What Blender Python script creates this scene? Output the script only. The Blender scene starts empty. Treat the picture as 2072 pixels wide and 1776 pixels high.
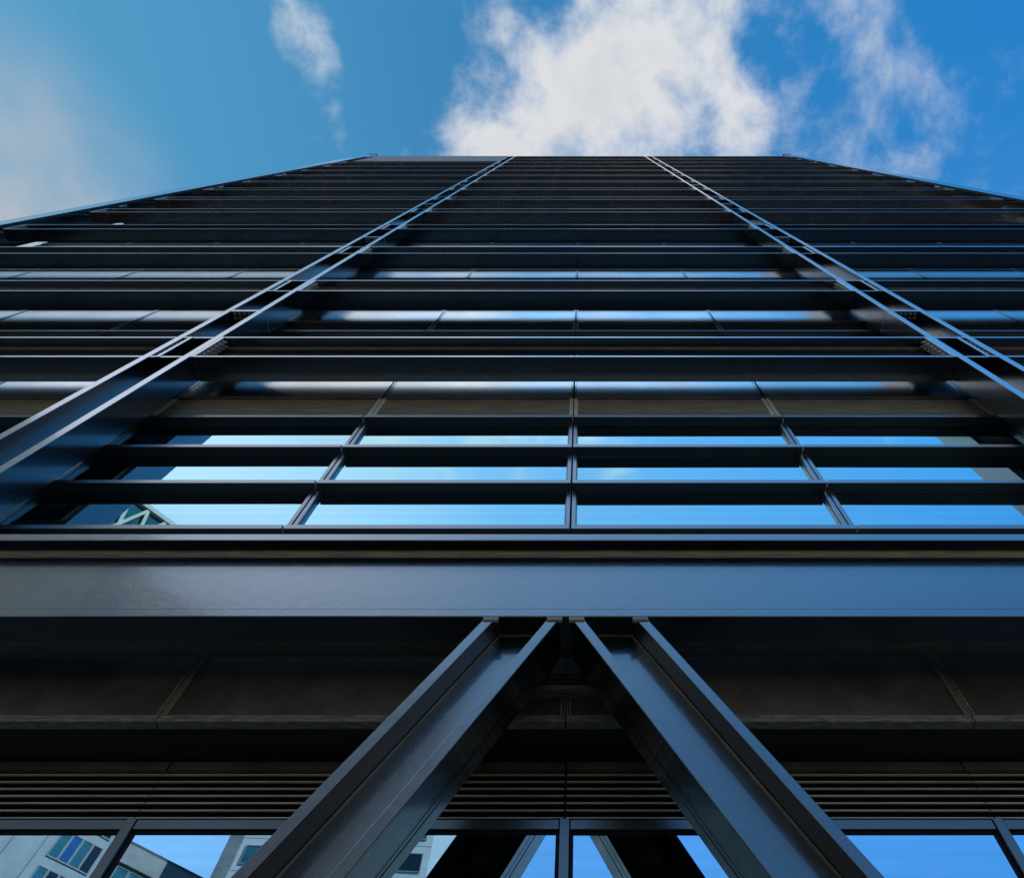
import bpy, bmesh, math, random
from mathutils import Vector, Matrix
random.seed(4)
R = math.radians
scene = bpy.context.scene
COL = scene.collection
CZ = 1.6                      # eye height; every height h below is measured above the eye

# ---------------------------------------------------------------- camera
cam_d = bpy.data.cameras.new("camera")
cam = bpy.data.objects.new("camera", cam_d)
COL.objects.link(cam)
cam.location = (0, 0, CZ)
cam.rotation_euler = (R(90 + 63.43), 0, 0)
cam_d.sensor_width = 36
cam_d.lens = 36 * 1306 / 2072
cam_d.shift_x = -140 / 2072
cam_d.clip_start = 0.1
cam_d.clip_end = 5000
scene.camera = cam
scene.view_settings.view_transform = 'Standard'
scene.view_settings.look = 'None'
scene.view_settings.gamma = 1
scene.view_settings.exposure = 0.35

# ---------------------------------------------------------------- sky and sun
SUN_EL, SUN_AZ = 42.0, 62.0          # azimuth from +Y, positive towards +X: behind the tower
world = bpy.data.worlds.new("World")
scene.world = world
world.use_nodes = True
wt = world.node_tree
for n in list(wt.nodes):
    wt.nodes.remove(n)

class NT:
    """tiny helper for wiring nodes"""
    def __init__(s, tree): s.t = tree
    def n(s, typ, **kw):
        nd = s.t.nodes.new(typ)
        for k, v in kw.items():
            if k == 'i':
                for kk, vv in v.items():
                    sock = nd.inputs[kk]
                    if isinstance(vv, bpy.types.NodeSocket): s.t.links.new(vv, sock)
                    else: sock.default_value = vv
            else: setattr(nd, k, v)
        return nd
    def m(s, op, a, b=None, c=None, clamp=False):
        nd = s.t.nodes.new('ShaderNodeMath'); nd.operation = op; nd.use_clamp = clamp
        for q, v in enumerate((a, b, c)):
            if v is None: continue
            if isinstance(v, bpy.types.NodeSocket): s.t.links.new(v, nd.inputs[q])
            else: nd.inputs[q].default_value = v
        return nd.outputs[0]
    def ramp(s, v, lo, hi, a=0.0, b=1.0, smooth=True):
        nd = s.t.nodes.new('ShaderNodeMapRange')
        nd.interpolation_type = 'SMOOTHSTEP' if smooth else 'LINEAR'
        s.t.links.new(v, nd.inputs[0])
        for q, x in ((1, lo), (2, hi), (3, a), (4, b)): nd.inputs[q].default_value = x
        return nd.outputs[0]
    def mix(s, f, a, b, blend='MIX'):
        nd = s.t.nodes.new('ShaderNodeMix'); nd.data_type = 'RGBA'; nd.blend_type = blend
        for q, v in ((0, f), (6, a), (7, b)):
            if isinstance(v, bpy.types.NodeSocket): s.t.links.new(v, nd.inputs[q])
            else: nd.inputs[q].default_value = v if q == 0 else tuple(v) + ((1.0,) if len(v) == 3 else ())
        return nd.outputs[2]

w = NT(wt)
tc = w.n('ShaderNodeTexCoord')
sky = w.n('ShaderNodeTexSky', sky_type='NISHITA', sun_disc=False, sun_elevation=R(SUN_EL), sun_rotation=R(SUN_AZ),
          altitude=0, air_density=1.0, dust_density=1.0, ozone_density=3.0)
hsv = w.n('ShaderNodeHueSaturation', i={'Saturation': 1.25, 'Value': 1.0, 'Color': sky.outputs[0]})
sep = w.n('ShaderNodeSeparateXYZ', i={0: tc.outputs['Generated']})
zc = w.m('MAXIMUM', sep.outputs[2], 0.06)
px = w.m('DIVIDE', sep.outputs[0], zc)
py = w.m('DIVIDE', sep.outputs[1], zc)
P = w.n('ShaderNodeCombineXYZ', i={0: px, 1: py})
# cloud layer: fractal noise, warped, thickened inside a few banks
warp = w.n('ShaderNodeTexNoise', i={'Vector': P.outputs[0], 'Scale': 3.0, 'Detail': 3.0})
wv = w.n('ShaderNodeVectorMath', operation='MULTIPLY_ADD', i={0: warp.outputs['Color'], 1: (0.10, 0.10, 0.0), 2: P.outputs[0]})
Pw = w.n('ShaderNodeVectorMath', operation='SUBTRACT', i={0: wv.outputs[0], 1: (0.05, 0.05, 0)}).outputs[0]
def bank(cx, cy, rx, ry, amp, rot=0.0):
    mp = w.n('ShaderNodeMapping', vector_type='TEXTURE', i={'Vector': Pw, 'Location': (cx, cy, 0), 'Rotation': (0, 0, R(rot)), 'Scale': (rx, ry, 1)})
    ln = w.n('ShaderNodeVectorMath', operation='LENGTH', i={0: mp.outputs[0]})
    f = w.m('SUBTRACT', 1.0, ln.outputs['Value'])
    return w.m('MULTIPLY', w.m('MAXIMUM', f, -1.5), amp)
banks = [bank(0.02, 0.0, 0.22, 0.15, 1.1), bank(0.10, -0.10, 0.13, 0.16, 0.9), bank(-0.11, 0.05, 0.10, 0.08, 0.8), bank(0.2, 0.02, 0.12, 0.10, 0.5),
         bank(-0.382, -0.112, 0.032, 0.078, 0.62, -22), bank(-0.10, -0.09, 0.06, 0.05, 0.42), bank(0.36, 0.03, 0.20, 0.11, 0.30, 25),
         bank(0.355, -0.125, 0.06, 0.035, 0.36), bank(1.25, -1.22, 0.25, 0.12, 0.5), bank(-0.32, -0.40, 0.50, 0.20, 0.9)]
acc = banks[0]
for b in banks[1:]:
    acc = w.m('MAXIMUM', acc, b)
nzk = {'Scale': 7.0, 'Detail': 14.0, 'Roughness': 0.61}
nz = w.n('ShaderNodeTexNoise', i=dict(nzk, Vector=Pw))
Pl = w.n('ShaderNodeVectorMath', operation='ADD', i={0: Pw, 1: (-0.022, -0.012, 0)}).outputs[0]
nzl = w.n('ShaderNodeTexNoise', i=dict(nzk, Vector=Pl, Detail=5.0))
nz2 = w.n('ShaderNodeTexNoise', i={'Vector': P.outputs[0], 'Scale': 5.0, 'Detail': 5.0, 'Roughness': 0.5})
dens = w.m('ADD', acc, w.m('MULTIPLY', w.m('SUBTRACT', nz.outputs['Fac'], 0.5), 3.0))
cover = w.ramp(dens, -0.15, 0.85)
relief = w.m('SUBTRACT', nzl.outputs['Fac'], nz.outputs['Fac'])
thick = w.m('ADD', w.ramp(w.m('ADD', dens, w.m('MULTIPLY', w.m('SUBTRACT', nz2.outputs['Fac'], 0.5), 2.0)), 0.6, 2.2, 0.0, 0.5), w.m('MULTIPLY', relief, 2.2), clamp=True)
# thin bright veil on the left, away from the sun
sd = Vector((math.sin(R(SUN_AZ)) * math.cos(R(SUN_EL)), math.cos(R(SUN_AZ)) * math.cos(R(SUN_EL)), math.sin(R(SUN_EL))))
vd = Vector((-0.74, 0.14, 0.66))     # a thin bright cloud sheet low on the left
dot = w.n('ShaderNodeVectorMath', operation='DOT_PRODUCT', i={0: tc.outputs['Generated'], 1: tuple(vd)}).outputs['Value']
side = w.ramp(sep.outputs[0], -0.75, 0.45, 1.0, 0.0)
skyc = w.mix(1.0, hsv.outputs[0], (0.62, 1.05, 1.30), 'MULTIPLY')
xr = w.ramp(sep.outputs[0], -0.70, 0.60, smooth=False)
def three(a, b, c):
    return w.mix(w.ramp(xr, 0.45, 1.0, smooth=False), w.mix(w.ramp(xr, 0.0, 0.45, smooth=False), a, b), c)
high = three((0.9, 3.15, 5.0), (0.33, 1.85, 3.9), (0.02, 1.6, 4.6))
band = three((9.8, 9.4, 9.8), (2.5, 4.7, 7.6), (0.5, 2.9, 6.9))
low = three((4.2, 6.2, 8.2), (1.5, 3.6, 6.9), (0.9, 3.0, 6.5))
lower = w.mix(w.ramp(sep.outputs[2], 0.58, 0.80, 1.0, 0.0), band, low)
lower = w.mix(w.ramp(sep.outputs[2], 0.12, 0.46, 1.0, 0.0), lower, (2.1, 2.2, 2.2))     # pale haze near the horizon
away = w.ramp(sep.outputs[1], -0.34, -0.12, 1.0, 0.0)       # unseen sky over the street, set hazier and brighter for the reflections
authored = w.mix(away, high, lower)
skyc = w.mix(0.88, skyc, authored)
veil = w.m('MULTIPLY', w.ramp(dot, 0.940, 0.995), w.ramp(nz2.outputs['Fac'], 0.35, 0.65, 0.35, 0.75))
skyc = w.mix(w.m('MULTIPLY', veil, 0.85), skyc, (5.2, 4.7, 4.3))
cloudc = w.mix(thick, (5.9, 5.95, 6.1), (4.6, 4.65, 4.8))
cloudc = w.mix(w.ramp(dens, 0.1, 0.9), (5.3, 5.7, 6.3), cloudc)
final = w.mix(w.m('MULTIPLY', cover, w.ramp(px, 0.22, 0.38, 0.95, 0.6)), skyc, cloudc)
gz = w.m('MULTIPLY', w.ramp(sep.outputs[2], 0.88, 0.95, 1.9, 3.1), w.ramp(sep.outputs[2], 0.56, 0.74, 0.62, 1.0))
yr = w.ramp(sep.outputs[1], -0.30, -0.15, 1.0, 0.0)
gain = w.m('ADD', 1.0, w.m('MULTIPLY', yr, w.m('SUBTRACT', gz, 1.0)))  # unseen sky behind the camera boosted so steel and glass reflect brighter
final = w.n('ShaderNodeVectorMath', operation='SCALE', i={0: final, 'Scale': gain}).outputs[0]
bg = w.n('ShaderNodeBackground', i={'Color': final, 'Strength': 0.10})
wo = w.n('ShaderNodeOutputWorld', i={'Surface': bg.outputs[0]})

sun_d = bpy.data.lights.new("sun", 'SUN')
sun_d.energy = 3.5
sun_d.angle = R(0.5)
sun_d.color = (1.0, 0.95, 0.87)
sun = bpy.data.objects.new("sun", sun_d)
COL.objects.link(sun)
sun.rotation_euler = sd.to_track_quat('Z', 'Y').to_euler()

# ---------------------------------------------------------------- materials
def material(name, base, rough=0.4, metal=0.0, ior=1.5, bump=0.0, bscale=40.0, var=0.0, vscale=1.5, rvar=0.0, dirt=None, dscale=3.0, stretch=(1, 1, 1), dlo=0.55, dhi=0.8, coat=0.0):
    m = bpy.data.materials.new(name); m.use_nodes = True
    t = m.node_tree; t.nodes.clear(); k = NT(t)
    out = k.n('ShaderNodeOutputMaterial')
    p = k.n('ShaderNodeBsdfPrincipled', i={'Roughness': rough, 'Metallic': metal, 'IOR': ior})
    t.links.new(p.outputs[0], out.inputs[0])
    tcn = k.n('ShaderNodeTexCoord').outputs['Object']
    col = tuple(base) + (1,)
    if coat:
        sn = k.n('ShaderNodeTexNoise', i={'Vector': tcn, 'Scale': 55.0, 'Detail': 4.0, 'Roughness': 0.7}).outputs['Fac']
        speck = k.ramp(sn, 0.70, 0.76)
    if coat: p.inputs['Coat Weight'].default_value = coat; p.inputs['Coat IOR'].default_value = 1.7; p.inputs['Specular Tint'].default_value = (0.88, 0.95, 1.0, 1); p.inputs['Coat Roughness'].default_value = rough * 0.8
    p.inputs['Base Color'].default_value = col
    mp = k.n('ShaderNodeMapping', i={'Vector': tcn, 'Scale': stretch}).outputs[0]
    if var or rvar:
        nzz = k.n('ShaderNodeTexNoise', i={'Vector': mp, 'Scale': vscale, 'Detail': 6.0, 'Roughness': 0.6}).outputs['Fac']
    c = None
    if var:
        c = k.mix(k.ramp(nzz, 0.3, 0.7), tuple(x * (1 - var) for x in base), tuple(x * (1 + var) for x in base))
    if dirt:
        dn = k.n('ShaderNodeTexNoise', i={'Vector': mp, 'Scale': dscale, 'Detail': 10.0, 'Roughness': 0.7}).outputs['Fac']
        df = k.ramp(dn, dlo, dhi)
        c = k.mix(df, c if c else base, dirt)
        rr = k.m('ADD', k.m('MULTIPLY', df, 0.18), rough, clamp=True)
        t.links.new(rr, p.inputs['Roughness'])
    if coat and c is not None: c = k.mix(k.m('MULTIPLY', speck, 0.6), c, (0.16, 0.13, 0.10))
    if c is not None: t.links.new(c, p.inputs['Base Color'])
    if rvar and not dirt:
        t.links.new(k.ramp(nzz, 0.3, 0.7, rough * (1 - rvar), rough * (1 + rvar)), p.inputs['Roughness'])
    if bump:
        bn = k.n('ShaderNodeTexNoise', i={'Vector': tcn, 'Scale': bscale, 'Detail': 3.0, 'Roughness': 0.55}).outputs['Fac']
        bn2 = k.n('ShaderNodeTexNoise', i={'Vector': tcn, 'Scale': bscale * 0.12, 'Detail': 2.0}).outputs['Fac']
        hh = k.m('ADD', bn, k.m('MULTIPLY', bn2, 1.3))
        b = k.n('ShaderNodeBump', i={'Strength': bump, 'Distance': 0.004, 'Height': hh})
        t.links.new(b.outputs[0], p.inputs['Normal'])
    return m

M = {}
M['steel'] = material('black_steel_paint', (0.008, 0.0085, 0.010), 0.13, ior=1.95, coat=1.0, bump=0.45, bscale=110, var=0.25, dirt=(0.05, 0.04, 0.032), dscale=1.7, dlo=0.62, dhi=0.95)
M['steel_high'] = material('weathered_steel_paint', (0.050, 0.036, 0.028), 0.22, ior=2.1, coat=1.0, bump=0.25, bscale=40, var=0.35, dirt=(0.13, 0.10, 0.08), dscale=1.6, stretch=(1.0, 0.35, 1.0), dlo=0.48, dhi=0.85)
M['weld'] = material('weld_seam', (0.50, 0.37, 0.23), 0.5, ior=1.6, bump=0.5, bscale=60, var=0.5, vscale=5, stretch=(0.6, 30, 30))
M['weld_dim'] = material('painted_weld', (0.22, 0.17, 0.11), 0.45, bump=0.4, bscale=60, var=0.3, vscale=3)
M['frame'] = material('grey_coated_aluminium', (0.038, 0.036, 0.038), 0.30, ior=2.2, coat=0.6, bump=0.05, bscale=200, var=0.15)
M['panel'] = material('spandrel_sheet', (0.42, 0.45, 0.45), 0.18, metal=0.9, ior=1.6, bump=0.06, bscale=12, var=0.12, vscale=0.8)
M['soffitp'] = material('dusty_dark_panel', (0.14, 0.11, 0.08), 0.42, ior=1.5, bump=0.1, bscale=60, var=0.35, vscale=2.5, dirt=(0.36, 0.28, 0.19), dscale=9, dlo=0.68, dhi=0.85)
M['louvre'] = material('bronze_louvre', (0.72, 0.62, 0.46), 0.36, metal=0.0, ior=1.6, var=0.2, vscale=2.0, stretch=(1, 10, 10))
M['trim'] = material('tan_edge_trim', (0.30, 0.235, 0.16), 0.55, var=0.45, vscale=10, stretch=(1, 6, 6), bump=0.3, bscale=60)
M['screen'] = material('matte_parapet_sheet', (0.055, 0.05, 0.04), 0.6, var=0.2, vscale=1.0)
M['dark'] = material('dark_recess', (0.008, 0.008, 0.008), 0.7)
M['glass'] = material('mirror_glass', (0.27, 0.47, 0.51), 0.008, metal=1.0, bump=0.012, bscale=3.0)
M['glass_low'] = material('mirror_glass_low', (0.46, 0.74, 0.92), 0.008, metal=1.0, bump=0.012, bscale=3.0)  # tint raised above the upper panes so the mirrored buildings read brighter
for key in ('glass', 'glass_low'):
    t_ = M[key].node_tree; k_ = NT(t_)
    pb = [n for n in t_.nodes if n.type == 'BSDF_PRINCIPLED'][0]
    base_ = tuple(pb.inputs['Base Color'].default_value)
    mp_ = k_.n('ShaderNodeMapping', i={'Vector': k_.n('ShaderNodeTexCoord').outputs['Object'], 'Scale': (0.15, 1.0, 9.0)})
    st_ = k_.n('ShaderNodeTexNoise', i={'Vector': mp_.outputs[0], 'Scale': 2.0, 'Detail': 6.0}).outputs['Fac']
    rnd_ = k_.n('ShaderNodeObjectInfo').outputs['Random']
    f_ = k_.m('ADD', k_.m('MULTIPLY', k_.m('SUBTRACT', st_, 0.5), 0.25), k_.m('ADD', k_.m('MULTIPLY', rnd_, 0.12), 0.92))
    t_.links.new(k_.n('ShaderNodeVectorMath', operation='SCALE', i={0: base_[:3], 'Scale': f_}).outputs[0], pb.inputs['Base Color'])
M['glass_dark'] = material('dark_glass', (0.02, 0.03, 0.035), 0.03, ior=1.9)
M['bolt'] = material('bolt_steel', (0.5, 0.48, 0.45), 0.25, ior=2.0, metal=0.6)
M['core'] = material('interior_dark', (0.01, 0.01, 0.01), 0.9)
M['stone'] = material('pale_stone_cladding', (0.27, 0.29, 0.31), 0.7, var=0.12, vscale=0.6, bump=0.1, bscale=6)
M['stone_grey'] = material('grey_concrete', (0.25, 0.25, 0.25), 0.75, var=0.15, vscale=0.7, bump=0.1, bscale=5)
M['white'] = material('white_cladding', (0.62, 0.62, 0.60), 0.5, var=0.05)
M['teal'] = material('teal_window_glass', (0.03, 0.13, 0.17), 0.05, ior=1.6, var=0.4, vscale=0.35)
M['blueglass'] = material('blue_window_glass', (0.02, 0.09, 0.25), 0.05, ior=1.6, var=0.3, vscale=0.3)
M['darkglass'] = material('black_window_glass', (0.012, 0.018, 0.02), 0.06, ior=1.6)
M['asphalt'] = material('asphalt', (0.06, 0.052, 0.042), 0.9, var=0.2, vscale=0.6, bump=0.4, bscale=30)
M['paving'] = material('paving_stone', (0.032, 0.024, 0.017), 0.85, var=0.2, vscale=1.2, bump=0.3, bscale=20)
M['paving_light'] = material('pale_paving', (0.2, 0.175, 0.14), 0.85, var=0.2, vscale=1.2, bump=0.3, bscale=20)
M['roadpaint'] = material('road_paint', (0.6, 0.6, 0.58), 0.7, var=0.1)
M['roofing'] = material('roof_felt', (0.09, 0.09, 0.09), 0.9, var=0.2)

# ---------------------------------------------------------------- mesh helpers (x, depth D, height h above the eye)
class MB:
    def __init__(s): s.v = []; s.f = []; s.mi = []
    def poly(s, pts, faces, mi=0):
        o = len(s.v); s.v += [tuple(p) for p in pts]
        for f in faces: s.f.append(tuple(o + i for i in f)); s.mi.append(mi)
    def box(s, x0, x1, y0, y1, z0, z1, mi=0):
        p = [(x0, y0, z0), (x1, y0, z0), (x1, y1, z0), (x0, y1, z0), (x0, y0, z1), (x1, y0, z1), (x1, y1, z1), (x0, y1, z1)]
        s.poly(p, [(0, 3, 2, 1), (4, 5, 6, 7), (0, 1, 5, 4), (1, 2, 6, 5), (2, 3, 7, 6), (3, 0, 4, 7)], mi)
    def prism_x(s, x0, x1, prof, mi=0):
        """profile [(y,z)...] swept along x"""
        n = len(prof)
        pts = [(x0, a, b) for a, b in prof] + [(x1, a, b) for a, b in prof]
        fs = [(i, (i + 1) % n, n + (i + 1) % n, n + i) for i in range(n)] + [tuple(range(n - 1, -1, -1)), tuple(range(n, 2 * n))]
        s.poly(pts, fs, mi)
    def prism_dir(s, a, b, prof, mi=0):
        """profile [(x,y)...] at height a.z and b.z, sheared from point a to b"""
        n = len(prof)
        pts = [(a[0] + p, q, a[1]) for p, q in prof] + [(b[0] + p, q, b[1]) for p, q in prof]
        fs = [(i, (i + 1) % n, n + (i + 1) % n, n + i) for i in range(n)] + [tuple(range(n - 1, -1, -1)), tuple(range(n, 2 * n))]
        s.poly(pts, fs, mi)
    def hexbolt(s, c, axis, r=0.022, h=0.025, mi=0):
        """hexagon head with a washer and a thread stub; axis 'x+','x-','z-'"""
        def ring(rad, d, n=6, ph=0.3):
            o = []
            for k in range(n):
                a = ph + 2 * math.pi * k / n
                u, w_ = rad * math.cos(a), rad * math.sin(a)
                if axis[0] == 'x': o.append((c[0] + (d if axis[1] == '+' else -d), c[1] + u, c[2] + w_))
                else: o.append((c[0] + u, c[1] + w_, c[2] - d))
            return o
        for rad, d0, d1, n in ((r * 1.35, 0, h * 0.2, 8), (r, h * 0.2, h, 6), (r * 0.5, h, h * 1.6, 6)):
            s.poly(ring(rad, d0, n) + ring(rad, d1, n), [(i, (i + 1) % n, n + (i + 1) % n, n + i) for i in range(n)] + [tuple(range(n, 2 * n))], mi)
    def build(s, name, mats, parent=None, loc=(0, 0, 0), bevel=0.0, smooth=False, seg=1):
        me = bpy.data.meshes.new(name)
        me.from_pydata(s.v, [], s.f)
        for q in (mats if isinstance(mats, (list, tuple)) else [mats]): me.materials.append(M[q])
        me.polygons.foreach_set('material_index', s.mi)
        bm = bmesh.new(); bm.from_mesh(me); bmesh.ops.recalc_face_normals(bm, faces=bm.faces); bm.to_mesh(me); bm.free()
        o = bpy.data.objects.new(name, me)
        COL.objects.link(o)
        o.location = loc
        if parent: o.parent = parent
        if bevel:
            b = o.modifiers.new('bevel', 'BEVEL'); b.width = bevel; b.segments = seg; b.limit_method = 'ANGLE'; b.angle_limit = R(50)
        return o

bolt_mesh = {}
def bolts(parent, pts, axis, r=0.03, h=0.045, many=False):
    if many:
        b = MB()
        for p_ in pts: b.hexbolt(p_, axis, r=r, h=h)
        return tag(b.build('bolt_cluster', ['bolt'], parent), kind='stuff')
    if axis not in bolt_mesh:
        b = MB(); b.hexbolt((0, 0, 0), axis, r=r, h=h)
        bolt_mesh[axis] = b.build('bolt', ['bolt'], parent, loc=pts[0]); pts = pts[1:]
    for p_ in pts: dup(bolt_mesh[axis], p_, parent)
def empty(name, loc=(0, 0, 0)):
    o = bpy.data.objects.new(name, None); COL.objects.link(o); o.location = loc; return o
def dup(src, loc, parent=None):
    c = src.copy(); COL.objects.link(c); c.location = loc
    c.parent = parent if parent is not None else src.parent
    for ch in list(src.children):
        g = ch.copy(); COL.objects.link(g); g.parent = c
    return c
def tag(o, label=None, cat=None, kind=None, group=None):
    for k_, v_ in (('label', label), ('category', cat), ('kind', kind), ('group', group)):
        if v_: o[k_] = v_
    return o

# ---------------------------------------------------------------- the tower
X0 = -0.11                         # centre line of the middle bay
BAY, H = 12.0, 3.99                # column spacing, storey height
DF, DB, DWEB = 3.164, 3.555, 3.345 # frame front, frame back, web face
DG, DS = 3.813, 3.668                # glass plane, sunshade front
CW, CF = 0.355, 0.112              # column half width, flange thickness
HB0, BD = 9.02, 0.965              # first floor-beam underside and its depth
NB = 14
ROOF = 61.75
tower = tag(empty('office_tower', (X0, 0, CZ)), 'tall black steel framed office tower with projecting beams, columns and mirror glass windows', 'building')
ORI = (0, 0, 0)                    # parts are modelled in the tower's own axes: x from the centre line, z above the eye

# the deep beam over the ground floor
HW = 19.2
mb = MB()
mb.box(-HW, HW, DF, DB, 3.52, 3.608)                   # lower flange
mb.box(-HW, HW, DF, DB, 4.435, 4.535)                  # upper flange
mb.box(-HW, HW, DF + 0.137, DF + 0.254, 3.608, 4.435)  # web
tb = mb.build('transfer_beam', ['steel'], tower, bevel=0.01, seg=2)
mb = MB()
mb.prism_x(-HW + .02, HW - .02, [(DF + 0.1365, 4.434), (DF + 0.106, 4.434), (DF + 0.110, 4.418), (DF + 0.121, 4.400), (DF + 0.1365, 4.385)])
mb.build('weld_bead', ['weld'], tb)

# floor beams between the columns, one per bay and storey
def beam_mesh(L, nm, mat):
    """L = half length; origin at the centre of the underside"""
    T = 0.052
    b = MB()
    b.box(-L, L, DF, DB, 0, T); b.box(-L, L, DF, DB, BD - T, BD); b.box(-L, L, DWEB, DWEB + 0.03, T, BD - T)
    o = b.build(nm, [mat], tower, bevel=0.004)
    b = MB()
    b.prism_x(-L + .01, L - .01, [(DWEB - 0.001, BD - T - .001), (DWEB - 0.028, BD - T - .001), (DWEB - 0.001, BD - T - 0.028)])
    b.build('weld_bead', ['weld_dim'], o)
    # bolted end plates: plate with two rows of seven bolts at each end
    for sgn in (-1, 1):
        b = MB()
        x_in, x_out = sgn * (L + 0.002), sgn * (L + 0.058)
        b.box(min(x_in, x_out), max(x_in, x_out), DF - .003, DB - 0.01, 0.004, BD - 0.004)
        e = b.build('end_plate', [mat], o, bevel=0.003)
        bolts(o, [(sgn * (L + 0.002), DF + dy, T + 0.09 + q * 0.117) for q in range(7) for dy in (0.055, 0.125)], 'x-' if sgn > 0 else 'x+', many=mat != 'steel')
    # two small plugs on the web
    for xx in (-0.05, 0.05):
        b = MB()
        pts = [(xx + 0.014 * math.cos(a * math.pi / 4), DWEB - yy, 0.52 + 0.014 * math.sin(a * math.pi / 4)) for yy in (0, 0.02) for a in range(8)]
        b.poly(pts, [(i, (i + 1) % 8, 8 + (i + 1) % 8, 8 + i) for i in range(8)] + [tuple(range(8, 16))])
        b.build('web_plug', ['white'], o)
    return o
LM = BAY / 2 - CW - 0.06
mid = beam_mesh(LM, 'floor_beam', 'steel'); mid_hi = beam_mesh(LM, 'floor_beam', 'steel_high')
LO = (BAY - CW + 0.26) / 2 - 0.06
out = beam_mesh(LO, 'floor_beam', 'steel'); out_hi = beam_mesh(LO, 'floor_beam', 'steel_high')
xo = (BAY / 2 + CW + 17.74) / 2 + 0.0
for k in range(NB):
    z = HB0 + H * k
    for sgn in (-1, 0, 1):
        src, hi = (mid, mid_hi) if sgn == 0 else (out, out_hi)
        s_ = src if k < 4 else hi
        loc = (sgn * xo, 0, z)
        if sgn == -1 and k == 12: continue      # hidden behind the flat screen
        if sgn in (0, -1) and k in (0, 4): s_.location = loc
        else: dup(s_, loc)

# columns between the bays: H section, web parallel to the glass
def column(cx, top, bottom=3.0):
    b = MB()
    for sgn in (-1, 1):
        xa, xb = sgn * CW, sgn * (CW - CF)
        b.box(min(xa, xb), max(xa, xb), DF - 0.004, DB + 0.004, bottom, top)
    b.box(-(CW - CF), CW - CF, DWEB + .006, DWEB + 0.036, bottom, top)
    o = b.build('column', ['steel'], tower, loc=(cx, 0, 0), bevel=0.004)
    b = MB(); b.box(-(CW - CF), CW - CF, DF + .004, DWEB + .004, 0, 0.05)
    st0 = b.build('stiffener', ['steel'], o)
    for k in range(NB):
        z = HB0 + H * k
        for zz in (z + .001, z + BD - 0.053):
            if k == 0 and zz < z + 0.1: st0.location = (0, 0, zz)
            else: dup(st0, (0, 0, zz), o)
        for sg, ax in ((-1, 'x+'), (1, 'x-')):      # nuts on the inner faces of the flanges
            bolts(o, [(sg * (CW - CF), DF + dy, z + 0.142 + q * 0.117) for q in range(7) for dy in (0.055, 0.125)], ax, many=k > 3)
        if k % 2 == 0 and k < 12:
            zz = z + 2.47
            b = MB()
            b.box(-(CW - CF), CW - CF, DF - .001, DWEB + .004, zz, zz + 0.09)
            b.build('splice_plate', ['steel'], o, bevel=0.004)
            bolts(o, [(-0.17 + ix * 0.085, DF + 0.05 + iy * 0.075, zz) for ix in range(5) for iy in range(2)], 'z-', r=0.024, h=0.032, many=k > 3)
            for sgn in (-1, 1):     # weld seam round the flange
                xa, xb = sorted((sgn * (CW - CF), sgn * (CW + 0.003)))
                b = MB(); b.box(xa, xb, DF - 0.0055, DB + 0.006, zz + 0.0435, zz + 0.0495)
                b.build('weld_bead', ['weld'], o)
    return o
column(-6.0, ROOF, 4.54)
column(6.0, ROOF, 4.54)

# corner columns: broad front flange with a deep side plate, stub brackets for the last beams
for sgn in (-1, 1):
    b = MB()
    b.box(-0.335, 0.335, DF - 0.03, DF + 0.045, 4.54, 64.4)
    xa, xb = sorted((-sgn * 0.334, -sgn * 0.290))
    b.box(xa, xb, DF + 0.046, DF + 0.70, 4.54, 64.3)
    xa, xb = sorted((sgn * 0.334, sgn * 0.290))
    b.box(xa, xb, DF + 0.046, DF + 0.60, 4.54, 64.3)
    b.box(-0.37, 0.37, DF - 0.06, DF + 0.10, 64.41, 64.6)
    o = b.build('corner_column', ['steel'], tower, loc=(sgn * 18.92, 0, 0), bevel=0.005)
    for k in range(NB):
        z = HB0 + H * k
        b = MB()
        xa, xb = sorted((-sgn * 0.337, -sgn * 1.12))
        b.box(xa, xb, DWEB, DWEB + 0.03, z + 0.02, z + BD - 0.02)
        b.box(xa, xb, DF + 0.10, DWEB - .001, z + 0.02, z + 0.05)
        b.box(xa, xb, DF + 0.10, DWEB - .001, z + BD - 0.05, z + BD - 0.02)
        b.build('stub_bracket', ['steel_high'], o)
        if k % 2 == 0 and k < 12:
            b = MB(); zz = z + 2.47
            xc, xd = sorted((-sgn * 0.336, -sgn * 0.42))
            b.box(xc, xd, DF + 0.10, DF + 0.68, zz, zz + 0.5)
            b.build('splice_plate', ['steel_high'], o, bevel=0.01)

# flat dark screen closing the top of the left bay
b = MB()
b.box(-17.7, -6.4, DF - 0.012, DF + 0.05, 54.75, ROOF + .1)
b.box(-17.7, -6.4, DF - 0.016, DF + 0.18, 54.55, 54.745)
b.build('parapet_screen', ['screen'], tower, bevel=0.01)
b = MB()
b.box(-18.4, 18.4, DF + 0.03, DB, ROOF + .002, ROOF + 0.12)
b.box(-17.8, 17.8, DG + .05, 24.0, ROOF - 0.1, ROOF + 0.05)
b.build('roof', ['steel_high'], tower)

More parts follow.
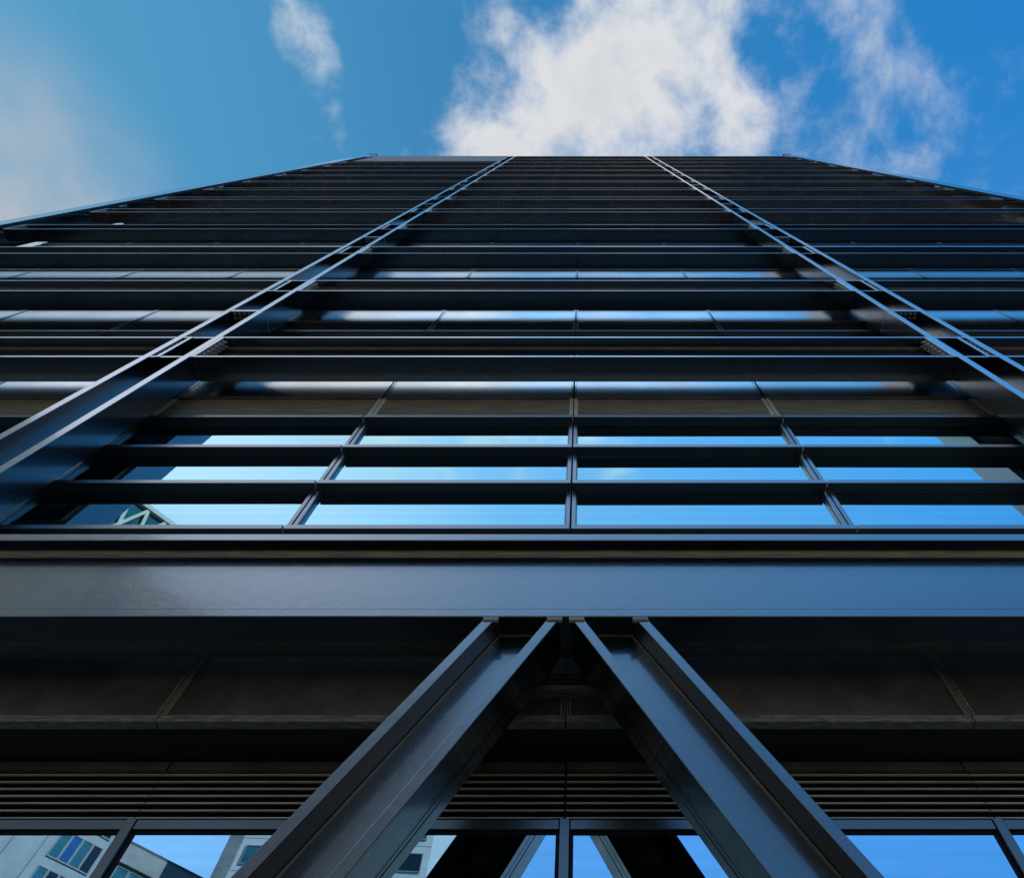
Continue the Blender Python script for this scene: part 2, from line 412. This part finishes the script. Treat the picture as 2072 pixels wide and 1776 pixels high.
# inverted V struts under the beam
def strut(sgn):
    """sgn -1 = leans out to the left; origin at the top centre"""
    cx = sgn * 0.302
    top, bot = 3.519, -CZ + 0.01
    run = sgn * 0.549 * (top - bot)
    a, c = (0.0, top), (run, bot)
    hw, t = 0.266, 0.083
    m_ = MB()
    for q in (-1, 1):
        x_o, x_i = q * hw, q * (hw - t)
        m_.prism_dir(a, c, [(x_o, DF + .004), (x_i, DF + .004), (x_i, DB - .004), (x_o, DB - .004)])
    m_.prism_dir(a, c, [(-(hw - t), DWEB), (hw - t, DWEB), (hw - t, DWEB + 0.03), (-(hw - t), DWEB + 0.03)])
    o = m_.build('diagonal_strut', ['steel'], tower, loc=(cx, 0, 0), bevel=0.006, seg=2)
    m_ = MB()
    for q in (-1, 1):
        xi = q * (hw - t)
        m_.prism_dir((0, top - .01), (run, bot), [(xi, DWEB - .001), (xi, DWEB - 0.013), (xi - q * 0.013, DWEB - .001)])
        xo_ = q * hw                 # faint bead half way along the outer faces
        m_.prism_dir((0, top - .03), (run, bot), [(xo_, 3.42), (xo_, 3.435), (xo_ + q * 0.005, 3.428)], mi=1)
    for q in (-1, 1):                # weld pads where flanges meet the beam
        xa, xb = sorted((q * (hw + 0.012), q * (hw - t - 0.012)))
        m_.prism_x(xa, xb, [(DF + .001, top), (DF - .0065, top - 0.004), (DF - .0065, top - 0.035), (DF + .0035, top - 0.05), (DF + .03, top - .04), (DF + .03, top)])
    m_.box(-(hw - t) + .005, (hw - t) - .005, DWEB - 0.016, DWEB - .001, top - 0.014, top - .001)
    m_.build('weld_bead', ['weld_dim', 'steel'], o)
    return o
strut(-1); strut(1)

# --------------------------------------------- glazing above the deep beam
HG = 0.008                        # half joint between panels
PWS = (2.87, 3.13, 2.83)          # inner, outer and corner panel widths
def window_unit(nm, z0, z1, shades, PW):
    """z relative to the unit; x 0 at the centre of the panel"""
    hw = PW / 2 - HG
    b = MB()
    marks = [z0] + [s for s in shades] + [z1]
    ft = 0.046
    for q in (-1, 1):
        xa, xb = sorted((q * hw, q * (hw - ft)))
        b.box(xa, xb, DG - 0.05, DG + 0.05, z0, z1)
        xa, xb = sorted((q * (hw - ft), q * (hw - ft - 0.012)))
        b.box(xa, xb, DG - 0.015, DG + 0.05, z0, z1)
    b.box(-(hw - ft - 0.012), hw - ft - 0.012, DG - 0.03, DG + 0.05, z0, z0 + 0.05)
    b.box(-(hw - ft - 0.012), hw - ft - 0.012, DG - 0.03, DG + 0.05, z1 - 0.05, z1)
    fr = b.build(nm, ['frame'], tower, bevel=0.003)
    b = MB()
    b.box(-(hw - ft), hw - ft, DG, DG + 0.02, z0 + .02, z1 - .02)
    b.build('pane', ['glass'], fr)
    for s in shades:
        b = MB()
        b.prism_x(-hw + .001, hw - .001, [(DS, s), (DG - 0.001, s), (DG - 0.001, s + 0.05), (DS + 0.012, s + 0.072), (DS, s + 0.07)])
        b.build('sunshade', ['frame'], fr, bevel=0.0025)
    return fr
def place(fr, loc):
    fr.location = loc
W0 = (5.31, 8.075, (5.345, 6.238, 7.116, 8.005))
W1 = (9.975 - H, 8.01, (6.238, 7.116, 7.94))
def louvre_unit(nm, z0, z1, n, y0, mat, PW, depth=0.03, side=0.052):
    hw = PW / 2 - HG
    b = MB()
    p = (z1 - z0) / n
    for q in (-1, 1):
        if side:
            xa, xb = sorted((q * hw, q * (hw - side)))
            b.box(xa, xb, y0 - 0.022, y0 + 0.06, z0, z1)
    hx = hw - side
    for i in range(n):
        zz = z0 + i * p
        b.prism_x(-hx, hx, [(y0 - depth * 0.6, zz + p * 0.12), (y0 - depth * 0.6, zz + p * 0.28), (y0 + depth, zz + p * 0.98), (y0 + depth, zz + p * 0.62)])
    b.box(-hx, hx, y0 + 0.045, y0 + 0.055, z0, z1, mi=1)
    return b.build(nm, [mat, 'dark'], tower)
def spandrel_unit(PW):
    hw = PW / 2 - HG - 0.004
    b = MB()
    # folded tray: face with returned edges and a shadow groove, slightly pillowed
    z0, z1 = 9.03, 9.90
    n = 10
    prof_f = []
    for i in range(n + 1):
        t_ = i / n
        prof_f.append((DG - 0.018 - 0.0012 * math.sin(math.pi * t_), z0 + (z1 - z0) * t_))
    b.prism_x(-hw + 0.03, hw - 0.03, prof_f + [(DG + 0.05, z1), (DG + 0.05, z0)])
    for q in (-1, 1):
        xa, xb = sorted((q * hw, q * (hw - 0.026)))
        b.box(xa, xb, DG - 0.03, DG + 0.05, z0, z1)
    o = b.build('spandrel_panel', ['panel'], tower)
    b = MB()
    b.box(-hw, hw, DG - 0.028, DG + 0.05, z0 - 0.085, z0 - 0.015)
    b.build('bottom_rail', ['soffitp'], o, bevel=0.003)
    b = MB()
    b.box(-hw, hw, DG - 0.05, DG + 0.05, z1 + 0.018, z1 + 0.07)
    b.build('top_rail', ['frame'], o, bevel=0.003)
    return o
def transom_unit(PW):
    hw = PW / 2 - HG
    b = MB()
    for q in (-1, 1):
        xa, xb = sorted((q * hw, q * (hw - 0.05)))
        b.box(xa, xb, DG - 0.05, DG + 0.05, 8.02, 8.935)
    fr = b.build('transom_window', ['frame'], tower, bevel=0.003)
    b = MB(); b.box(-(hw - 0.05), hw - 0.05, DG + 0.002, DG + 0.02, 8.02, 8.935); b.build('pane', ['glass_dark'], fr)
    return fr
protos = {}
cols = []                          # (panel centre, panel width)
for bx in (-12, 0, 12):
    cols += [(bx - 4.435, PWS[1]), (bx - 1.435, PWS[0]), (bx + 1.435, PWS[0]), (bx + 4.435, PWS[1])]
cols[0] = (-16.285, PWS[2]); cols[-1] = (16.285, PWS[2])
joints = [bx + q for bx in (-12, 0, 12) for q in (-6.0, -2.87, 0.0, 2.87)] + [17.7]
joints[0] = -17.7
SHOW = 8
def put(key, maker, loc):
    if key not in protos:
        o = maker(); o.location = loc; protos[key] = o
    else: o = dup(protos[key], loc)
    for ch in o.children:              # panes never sit perfectly true
        if ch.name.startswith('pane'):
            ch.rotation_euler = (R(random.uniform(-.05, .05)), 0, R(random.uniform(-.06, .06)))
            if 'pane' in ch.name: ch.location = (0, 0.0, 0)
for st in range(SHOW):
    for cx, pw in cols:
        if st == 0:
            put(('w0', pw), lambda: window_unit('window', *W0, pw), (cx, 0, 0))
            put(('l0', pw), lambda: louvre_unit('louvre_panel', 8.08, 8.935, 19, DG, 'louvre', pw, depth=0.022), (cx, 0, 0))
        else:
            put(('w1', pw), lambda: window_unit('window', *W1, pw), (cx, 0, H * st))
            put(('t1', pw), lambda: transom_unit(pw), (cx, 0, H * st))
        put(('sp', pw), lambda: spandrel_unit(pw), (cx, 0, H * st))
# the rest of the storeys: hidden by the beams, one object per kind
def merged(name, keys, sts):
    b = MB(); mats = []
    for key, pw_ in [(k_, p_) for k_ in keys for p_ in PWS]:
        src = protos[(key, pw_)]
        for ob in [src] + list(src.children):
            mo = [m_.name for m_ in ob.data.materials]
            idx = []
            for m_ in ob.data.materials:
                if m_.name not in mats: mats.append(m_.name)
                idx.append(mats.index(m_.name))
            vs = [tuple(v.co) for v in ob.data.vertices]
            fs = [tuple(p.vertices) for p in ob.data.polygons]; ms = [idx[p.material_index] for p in ob.data.polygons]
            for st in sts:
                for cx, pw in cols:
                    if pw != pw_: continue
                    o_ = len(b.v)
                    b.v += [(x + cx, y, z + H * st) for x, y, z in vs]
                    b.f += [tuple(o_ + i for i in f) for f in fs]; b.mi += ms
    inv = {M[k_].name: k_ for k_ in M}
    o = b.build(name, [inv[x] for x in mats], tower)
    o['kind'] = 'stuff'
    return o
merged('upper_windows', ['w1', 't1'], range(SHOW, 13))
merged('upper_spandrels', ['sp'], range(SHOW, 13))

# narrow closing strips at the building's corners and the body behind the skin
b = MB()
b.box(-17.72, 17.72, DG + 0.09, 24.0, 3.9, ROOF - 0.11)
b.box(-19.3, 19.3, 4.35, 24.0, -CZ, 3.899)
b.build('building_body', ['core'], tower)
# --------------------------------------------- ground floor front, set back under the beam
def low_panel(PW):
    hw = PW / 2 - 0.004
    b = MB()
    b.box(-hw + .034, hw - .034, DG, DG + 0.05, 3.222, 5.25)
    o = b.build('soffit_panel', ['soffitp'], tower)
    for q in (-1, 1):
        b = MB()
        xa, xb = sorted((q * hw, q * (hw - 0.011)))
        b.box(xa, xb, DG - 0.012, DG + 0.05, 3.222, 5.25)
        xa, xb = sorted((q * (hw - 0.019), q * (hw - 0.033)))
        b.box(xa, xb, DG - 0.016, DG + 0.05, 3.222, 5.25)
        b.build('edge_trim', ['trim'], o)
    b = MB()
    b.box(-hw, hw, DG - 0.022, DG + 0.05, 3.187, 3.217)
    b.box(-hw, hw, DG - 0.030, DG + 0.05, 3.153, 3.182)
    b.build('drip_edge', ['trim'], o, bevel=0.004)
    return o
GL = 4.21
def low_window(PW):
    hw = PW / 2 - 0.036
    b = MB()
    b.box(-hw + .002, hw - .002, GL - 0.035, GL + 0.05, 2.640, 2.704)
    b.box(-hw + .002, hw - .002, GL - 0.012, GL + 0.05, 2.626, 2.639, mi=1)
    for q in (-1, 1):
        xa, xb = sorted((q * hw, q * (hw - 0.02)))
        b.box(xa, xb, GL - 0.012, GL + 0.05, -1.45, 2.625, mi=1)
    b.box(-hw, hw, GL - 0.035, GL + 0.05, -1.598, -1.46)
    o = b.build('window', ['frame', 'dark'], tower, bevel=0.002)
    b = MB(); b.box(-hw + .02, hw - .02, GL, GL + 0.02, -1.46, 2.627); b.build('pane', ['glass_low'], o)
    return o
def low_mullion():
    b = MB(); b.box(-0.033, 0.033, GL - 0.045, GL + 0.05, -1.598, 2.706)
    return b.build('mullion', ['frame'], tower, bevel=0.003)
def head_panel(PW):
    b = MB(); hw = PW / 2 - HG
    b.box(-hw, hw, GL - 0.01, GL + 0.05, 3.085, 3.151)
    return b.build('head_panel', ['soffitp'], tower)
for cx, pw in cols:
    put(('lp', pw), lambda: low_panel(pw), (cx, 0, 0)); put(('lw', pw), lambda: low_window(pw), (cx, 0, 0)); put(('hp', pw), lambda: head_panel(pw), (cx, 0, 0))
    put(('ll', pw), lambda: louvre_unit('louvre_panel', 2.715, 3.082, 7, GL, 'louvre', pw, depth=0.035, side=0.0), (cx, 0, 0))
for x in joints: put('lm', low_mullion, (x, 0, 0))
b = MB(); b.box(-19.2, 19.2, DG - 0.005, 4.34, 3.156, 3.186); b.box(-19.2, 19.2, GL + 0.07, 4.34, 2.5, 3.15); b.build('soffit', ['dark'], tower)
# slatted steel bracket on the panel between the struts
b = MB()
b.box(-0.28, 0.28, DG - 0.12, DG - .003, 3.36, 3.378)
b.box(-0.23, 0.23, DG - 0.11, DG - 0.09, 3.38, 3.41)
b.box(-0.235, -0.212, DG - 0.11, DG - .003, 3.412, 3.53); b.box(0.212, 0.235, DG - 0.11, DG - .003, 3.412, 3.53)
for q in range(3): b.prism_x(-0.211, 0.211, [(DG - 0.09, 3.425 + q * .035), (DG - 0.085, 3.42 + q * .035), (DG - 0.02, 3.445 + q * .035), (DG - 0.025, 3.45 + q * .035)])
b.box(-0.235, 0.235, DG - 0.09, DG - .003, 3.532, 3.548)
b.build('vent', ['trim'], tower, loc=(-0.04, 0, 0), bevel=0.003)

# ---------------------------------------------------------------- ground
def plain(nm, x0, x1, y0, y1, z, mat, th=None):
    b = MB()
    if th: b.box(x0, x1, y0, y1, z - th, z)
    else: b.poly([(x0, y0, z), (x1, y0, z), (x1, y1, z), (x0, y1, z)], [(0, 1, 2, 3)])
    return tag(b.build(nm, [mat]), kind='structure')
plain('ground', -1500, 1500, -1500, 1500, -0.14, 'asphalt')
plain('pavement', -90, 90, -2.2, 30, 0.0, 'paving', th=0.13)
plain('far_pavement', -90, 90, -50, -14.5, 0.0, 'paving_light', th=0.13)
for i in range(14):
    tag(plain('lane_marking', -40 + i * 6, -37 + i * 6, -7.42, -7.3, -0.136, 'roadpaint'), kind='structure')

# ---------------------------------------------------------------- buildings across the street (seen mirrored in the glass)
def building(name, org, ang, L, depth, top, wall_mat, label, cells, extra=None, edges=None):
    """origin at one front corner; +x runs along the front, +y goes away from the tower; front faces local -y"""
    root = tag(empty(name, (org[0], org[1], 0)), label, 'building')
    root.rotation_euler = (0, 0, ang)
    b = MB()
    b.box(0, L, 0, depth, 0, top)
    wall = b.build('wall', [wall_mat], root)
    b = MB()
    b.box(-0.15, L + 0.15, -0.15, depth + 0.15, top + .002, top + 0.35)
    b.box(L * 0.3, L * 0.6, depth * 0.3, depth * 0.7, top + 0.352, top + 2.8)
    b.build('roof', ['roofing'], root)
    made = {}
    for (x, z, w_, h_, mt) in cells:
        key = (round(w_, 3), round(h_, 3), mt)
        if key not in made:
            q = MB()
            t_ = 0.09
            q.box(-w_ / 2, w_ / 2, -0.10, -.002, 0, t_); q.box(-w_ / 2, w_ / 2, -0.10, -.002, h_ - t_, h_)
            q.box(-w_ / 2, -w_ / 2 + t_, -0.10, -.002, t_, h_ - t_); q.box(w_ / 2 - t_, w_ / 2, -0.10, -.002, t_, h_ - t_)
            f = q.build('window', ['stone_grey'], root, loc=(x, 0, z))
            q = MB(); q.box(-w_ / 2 + t_, w_ / 2 - t_, -0.05, -.004, t_, h_ - t_); q.build('pane', [mt], f)
            made[key] = f
        else: dup(made[key], (x, 0, z), root)
    return root
# fronts run obliquely to the street; x counts from the right-hand end of each front
d = Vector((0.66, -0.75)).normalized()
pA = Vector((-45.8, -55.1))
def facing(s_hi): return pA + d * s_hi, math.atan2(-d.y, -d.x)
o_, a_ = facing(27.0)
cells = []
for fl in range(11):
    z = 40.8 - 4.2 - fl * 3.2
    if z < 0.5: break
    for i in range(19):
        if i % 5 == 4: continue
        mt = ['teal', 'darkglass', 'teal', 'teal', 'darkglass', 'blueglass', 'teal'][(i * 3 + fl * 5 + (i * fl) % 4) % 7]
        cells.append((1.0 + i * 1.4, z, 1.32, 2.3, mt))
wing = building('office_block', o_, a_, 26.9, 20, 40.8, 'stone_grey', 'grey concrete block with bands of teal windows, mirrored in glass left of the struts', cells)
for fl in range(12):
    q = MB(); q.box(0.0, 26.9, -0.16, -0.003, 40.8 - 5.0 - fl * 3.2, 40.8 - 4.7 - fl * 3.2); q.build('sill_band', ['stone'], wing)
q = MB(); q.box(-.1, 27.0, -0.35, -0.003, 39.1, 40.79); q.build('parapet', ['stone_grey'], wing)
o_, a_ = facing(-0.05)
cells = []
for fl in range(19):
    z = 2.0 + fl * 3.2
    for i, mt in enumerate(('darkglass', 'teal', 'blueglass' if fl % 2 else 'darkglass', 'teal')):
        cells.append((0.8 + i * 1.02, z, 1.0, 2.4, mt))
    cells.append((9.3, z + (0.4 if fl % 2 else 0), 1.0, 1.9, 'darkglass'))
    for i in range(2): cells.append((13.0 + i * 1.5, z, 1.4, 2.9, 'blueglass' if i != 1 else 'teal'))
stoneb = building('stone_block', o_, a_, 15.7, 20, 66.0, 'stone', 'tall pale stone block with few small windows, mirrored in the leftmost lower window', cells)
for xx in (5.2, 7.6, 11.2):
    q = MB(); q.box(xx - .03, xx + .03, -0.02, -.003, 0, 66); q.build('panel_joint', ['roofing'], stoneb)
tl = (-34.7, -55.6); tr = (-15.0, -57.2)
cells = []
Lw = math.hypot(tr[0] - tl[0], tr[1] - tl[1])
for fl in range(18):
    z = 1.5 + fl * 3.1
    for i in range(6):
        cells.append((1.8 + i * 3.0, z, 2.3, 1.8, 'teal' if (i + fl) % 3 else 'darkglass'))
white_t = building('white_office_tower', tr, math.atan2(tl[1] - tr[1], tl[0] - tr[0]), Lw, 20, 60.0, 'white',
                   'white clad office tower with small dark windows, mirrored in the glass behind the struts', cells)
q = MB(); q.box(Lw - 1.3, Lw + 0.05, -0.3, -.003, 0, 60.2); q.build('corner_pier', ['stone_grey'], white_t)
for fl in range(19):
    q = MB(); q.box(0, Lw - 1.31, -0.015, -.003, 0.9 + fl * 3.1, 0.94 + fl * 3.1); q.build('panel_joint', ['stone_grey'], white_t)
# lattice fronted block
LT = 76.0
o_, a_ = facing(-15.8)
lat = tag(empty('lattice_block', (o_[0], o_[1], 0)), 'glass office block wrapped in a white diagonal lattice, mirrored in the far left window', 'building')
lat.rotation_euler = (0, 0, a_)
q = MB(); q.box(0, 41.6, 0.5, 20, 0, LT - .1); q.build('wall', ['teal'], lat)
q = MB(); q.box(-0.1, 41.7, 0.0, 20.1, LT - .09, LT + .6); q.build('roof', ['white'], lat)
bars = []
for i in range(-2, 18):
    for sg in (-1, 1):
        q = MB(); yy = 0.0 if sg > 0 else 0.02
        for k in range(17):
            za, zb = 4.45 * k, 4.45 * k + 4.45
            u0 = i * 2.6 + (0 if k % 2 == 0 else 1.3)
            u1 = u0 + sg * 1.3
            if min(u0, u1) < 0.2 or max(u0, u1) > 41.4: continue
            q.poly([(u0 - .22, yy, za), (u0 + .22, yy, za), (u1 + .22, yy, zb), (u1 - .22, yy, zb), (u0 - .22, yy + .45, za), (u0 + .22, yy + .45, za), (u1 + .22, yy + .45, zb), (u1 - .22, yy + .45, zb)],
                   [(0, 3, 2, 1), (4, 5, 6, 7), (0, 1, 5, 4), (1, 2, 6, 5), (2, 3, 7, 6), (3, 0, 4, 7)])
        if q.v: q.build('lattice_bar', ['white'], lat)
for k in range(1, 18):
    q = MB(); q.box(0, 41.6, 0.3, 0.498, 4.1 * k - .15, 4.1 * k + .15); q.build('floor_band', ['stone_grey'], lat)
